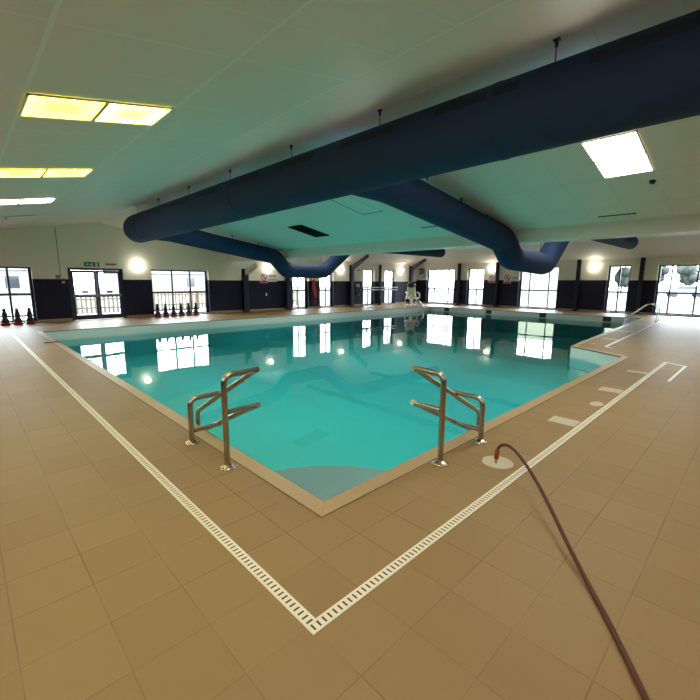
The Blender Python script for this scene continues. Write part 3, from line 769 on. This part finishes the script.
def rect(x0, x1, y0, y1): return [(x0, y0), (x1, y0), (x1, y1), (x0, y1)]
tag(MB().prism(ell(3.33, 1.51, .135, .135), -.008, .0035).build('inspection_cover', M['mark']), 'round worn white cover in the deck under the hose nozzle', 'cover')
marker(rect(4.82, 5.07, 1.335, 1.63), 'white rectangular deck marker between the hose and the small oval one')
marker(ell(6.0, 1.42, .13, .075), 'small oval white deck marker beside the right drain')
marker(rect(6.83, 7.10, 1.335, 1.63), 'white rectangular deck marker just past the small oval one')
marker(rect(8.68, 8.86, 1.335, 1.64), 'white rectangular deck marker nearest the end of the right drain')
for i, (x, a, e) in enumerate(((13.4, 2.84, 3.25), (16.0, 2.96, 3.42), (19.2, 3.08, 3.55))):
    marker(rect(x, x + .22, a, e), 'white cross marker on the far right deck, %s from the pool notch' % ('first', 'second', 'third')[i])
marker(rect(11.55, 11.72, 2.55, 2.66), 'tiny white chip marker at the near end of the far right drain')
marker(rect(12.0, 12.15, 3.05, 3.15), 'tiny white chip marker beside the pool notch corner')

# hose
h = thing('water_hose', 'dark red-brown rubber hose arching from the white deck cover across the tiles', 'hose', (3.33, 1.51, 0))
hp = [(3.306, 1.508, .115), (3.309, 1.506, .145), (3.336, 1.493, .168), (3.358, 1.458, .178), (3.325, 1.389, .182), (3.211, 1.27, .178), (3.045, 1.118, .16), (2.872, 0.968, .13), (2.674, 0.812, .095), (2.478, 0.665, .06),
      (2.326, 0.541, .03), (2.199, 0.445, .016), (2.062, 0.344, .014), (1.92, 0.252, .014), (1.808, 0.179, .014), (1.71, 0.116, .014), (1.565, 0.023, .014), (1.3, -.2, .014), (.9, -.7, .014)]
o3 = Vector((3.33, 1.51, 0))
def smooth(pts, it=2):
    pts = [Vector(p) for p in pts]
    for _ in range(it):
        q = [pts[0]]
        for a, b in zip(pts, pts[1:]): q += [a * .75 + b * .25, a * .25 + b * .75]
        pts = q + [pts[-1]]
    return pts
MB().tube([p - o3 for p in smooth(hp)], .0125, 12).build('hose_pipe', M['brown'], h)
c0 = Vector((3.30, 1.512, 0)) - o3
MB().tube([c0 + Vector((0, 0, .004)), c0 + Vector((0, 0, .045))], .011, 12).build('steel_nozzle', M['steel'], h)
MB().tube([c0 + Vector((0, 0, .04)), c0 + Vector((0, 0, .05)), c0 + Vector((.001, -.001, .075)), c0 + Vector((.003, -.003, .12)), c0 + Vector((.004, -.004, .135))], [.014, .021, .021, .021, .015], 14).build('hose_coupling', M['orange'], h)
t = thing('hose_end', 'thin brown strap lying over the far left pool coping', 'strap', (1.6, 12.66, 0))
MB().tube(smooth([(-.16, .04, .018), (-.04, .02, .022), (.06, .06, .024), (.17, .02, .02), (.2, -.02, -.12)]), .011, 8).build('strap_cord', M['brown'], t)

# skimmer outlets in the far pool wall
for i, y in enumerate((5.35, 8.4, 11.55, 14.45)):
    o = thing('overflow_outlet', 'dark square outlet in the far pool wall, %s from the right pool ladder' % ('first', 'second', 'third', 'fourth and furthest')[i], 'outlet', (22.79, y, -.13), group='dark outlets in the far pool wall')
    MB().box(-.012, .0, -.17, .17, -.11, .11).build('outlet_opening', M['black'], o)
    MB().box(-.02, .0, -.19, -.17, -.125, .125).box(-.02, .0, .17, .19, -.125, .125).box(-.02, .0, -.17, .17, .11, .125).box(-.02, .0, -.17, .17, -.125, -.11).build('outlet_frame', M['grey'], o)

# ------------------------------------------------------------------ outdoors, seen through the glass
tag(MB().box(-60, 110, YW + WT + .001, 110, -.4, -.06).box(XW + WT + .001, 110, -60, YW + WT + .001, -.4, -.06).build('ground', M['concrete']), 'pale concrete ground outside the windows', 'ground', kind='structure')
def fence(loc, rz, length, hgt, label):
    r = thing('picket_fence', label, 'fence', loc, rz)
    p = MB(); x = 0
    while x < length: p.box(x, x + .10, -.012, .012, .08, hgt); x += .19
    p.build('pickets', M['timber'], r)
    for z in (.3, hgt - .2): MB().box(0, length, .013, .05, z, z + .08).build('fence_rail', M['timber'], r)
    for k in range(int(length / 2.4) + 1): MB().box(k * 2.4, k * 2.4 + .09, .051, .14, -.06, hgt + .05).build('fence_post', M['timber'], r)
fence((2.4, 22.6, -.06), 0, 5.0, .92, 'timber picket fence seen through the double door')
fence((7.6, 23.2, -.06), 0, 9.6, 1.05, 'timber picket fence seen through the six-pane window')
def house(loc, rz, w_, d_, hh, label):
    r = thing('house', label, 'house', loc, rz)
    MB().box(-w_ / 2, w_ / 2, -d_ / 2, d_ / 2, 0, hh).build('house_walls', M['render'], r)
    MB().add([(-w_ / 2 - .2, -d_ / 2 - .2, hh), (w_ / 2 + .2, -d_ / 2 - .2, hh), (w_ / 2 + .2, d_ / 2 + .2, hh), (-w_ / 2 - .2, d_ / 2 + .2, hh), (-w_ / 2 - .2, 0, hh + 1.4), (w_ / 2 + .2, 0, hh + 1.4)],
             [(0, 1, 5, 4), (2, 3, 4, 5), (1, 2, 5), (3, 0, 4), (3, 2, 1, 0)]).build('house_roof', M['slate'], r)
    for k in (-1, 1): MB().box(k * w_ / 4 - .5, k * w_ / 4 + .5, -d_ / 2 - .03, -d_ / 2 + .03, .9, 2.0).build('house_window', M['glassd'], r)
house((1.5, 52, -.06), 0, 9, 6, 2.6, 'pale low house far beyond the left window')
house((20, 58, -.06), 0, 12, 6, 2.6, 'pale low house far beyond the six-pane window')
def car(loc, rz, label):
    r = thing('car', label, 'car', loc, rz)
    prof = [(-2.1, .35), (-2.15, .75), (-1.9, .95), (-1.2, 1.0), (-.6, 1.42), (.9, 1.42), (1.55, .98), (2.1, .85), (2.15, .4)]
    b_ = MB(); n_ = len(prof); b_.add([(x, -.85, z) for x, z in prof] + [(x, .85, z) for x, z in prof], [tuple(range(n_)), tuple(range(n_, 2 * n_))] + [(i, (i + 1) % n_, n_ + (i + 1) % n_, n_ + i) for i in range(n_)])
    b_.build('car_body', M['carp'], r, bevel=.06)
    MB().add([(-1.05, -.86, 1.02), (1.3, -.86, 1.02), (.85, -.86, 1.36), (-.58, -.86, 1.36), (-1.05, .86, 1.02), (1.3, .86, 1.02), (.85, .86, 1.36), (-.58, .86, 1.36)], [(0, 1, 2, 3), (4, 7, 6, 5), (0, 3, 7, 4), (1, 5, 6, 2), (3, 2, 6, 7), (0, 4, 5, 1)]).build('car_windows', M['glassd'], r)
    for x in (-1.3, 1.35):
        for y in (-.82, .82): MB().tube([(x, y - .1, .32), (x, y + .1, .32)], .32, 18).build('wheel', M['black'], r)
car((66, 7.3, -.06), 2.0, 'dark car parked outside the window behind the pool ladder')
car((70, 26.5, -.06), 1.6, 'dark car parked outside the wide window behind the dipping duct')
def tree(loc, h_, rr, label):
    r = thing('tree', label, 'tree', loc, group='trees beyond the far windows')
    MB().tube([(0, 0, 0), (0, 0, h_ * .5)], .14, 10).build('trunk', M['timber'], r)
    c_ = MB()
    for k in range(26):
        a = random.uniform(0, 2 * PI); q = random.uniform(0, rr * .72)
        c_.ball((q * math.cos(a), q * math.sin(a), h_ * random.uniform(.42, .9)), rr * random.uniform(.24, .42), 12, 8)
    c_.v = [(x + random.uniform(-.12, .12), y + random.uniform(-.12, .12), z + random.uniform(-.12, .12)) for x, y, z in c_.v]
    c_.build('crown', M['leaf'], r)
for i, (x, y, hh, rr) in enumerate(((78, 4.2, 4.2, 2.0), (78, 8.4, 4.8, 2.0), (78, 12.6, 4.3, 2.0), (78, 16.8, 4.0, 1.9), (78, 21, 4.5, 2.0))):
    tree((x, y, -.06), hh, rr, 'dark green tree far outdoors, %s' % ('right edge of the ladder window', 'middle of the ladder window', 'left side of the ladder window', 'right pane of the narrow window', 'left pane of the narrow window')[i])
bk = MB().add([(52, 13, -.06), (52, 26, -.06), (70, 30, 7.5), (70, 14, 7.5), (90, 30, 7.5), (90, 14, 7.5)], [(0, 1, 2, 3), (3, 2, 4, 5)])
tag(bk.build('grass_bank', M['turf']), 'green grass bank rising beyond the wide window behind the dipping duct', 'bank', kind='structure')

# ------------------------------------------------------------------ world, camera, view
wd = bpy.data.worlds.new('overcast_sky'); bpy.context.scene.world = wd; wd.use_nodes = True
wn = wd.node_tree; bg = wn.nodes['Background']
tc = wn.nodes.new('ShaderNodeTexCoord'); sp = wn.nodes.new('ShaderNodeSeparateXYZ'); rp = wn.nodes.new('ShaderNodeValToRGB')
wn.links.new(tc.outputs['Generated'], sp.inputs[0]); wn.links.new(sp.outputs[2], rp.inputs[0]); wn.links.new(rp.outputs[0], bg.inputs[0])
rp.color_ramp.elements[0].color = (.92, .96, 1.0, 1); rp.color_ramp.elements[1].color = (.80, .90, 1.0, 1)
bg.inputs[1].default_value = SKY = 17.0
cam = bpy.data.cameras.new('camera'); cam.sensor_width = 36; cam.lens = 20.625; cam.clip_start = .05; cam.clip_end = 400
co_ = bpy.data.objects.new('camera', cam); C.objects.link(co_)
Rm = Matrix(((0.718498187271151, 0.11239869558703466, -0.6863868356243461), (-0.6955045310763776, 0.12435570759920259, -0.7076786737211527), (0.0058139608098228355, 0.98585099848701, 0.1675231525547054)))
co_.matrix_world = Matrix.Translation((0, 0, 1.6)) @ Rm.to_4x4()
sc = bpy.context.scene; sc.camera = co_
sc.view_settings.view_transform = 'Standard'; sc.view_settings.look = 'None'; sc.view_settings.gamma = 1; sc.view_settings.use_curve_mapping = False
sc.view_settings.exposure = 0.0
try:
    sc.cycles.max_bounces = 14; sc.cycles.diffuse_bounces = 6; sc.cycles.transparent_max_bounces = 24; sc.cycles.use_denoising = True
    sc.cycles.sample_clamp_indirect = 12
except Exception: pass
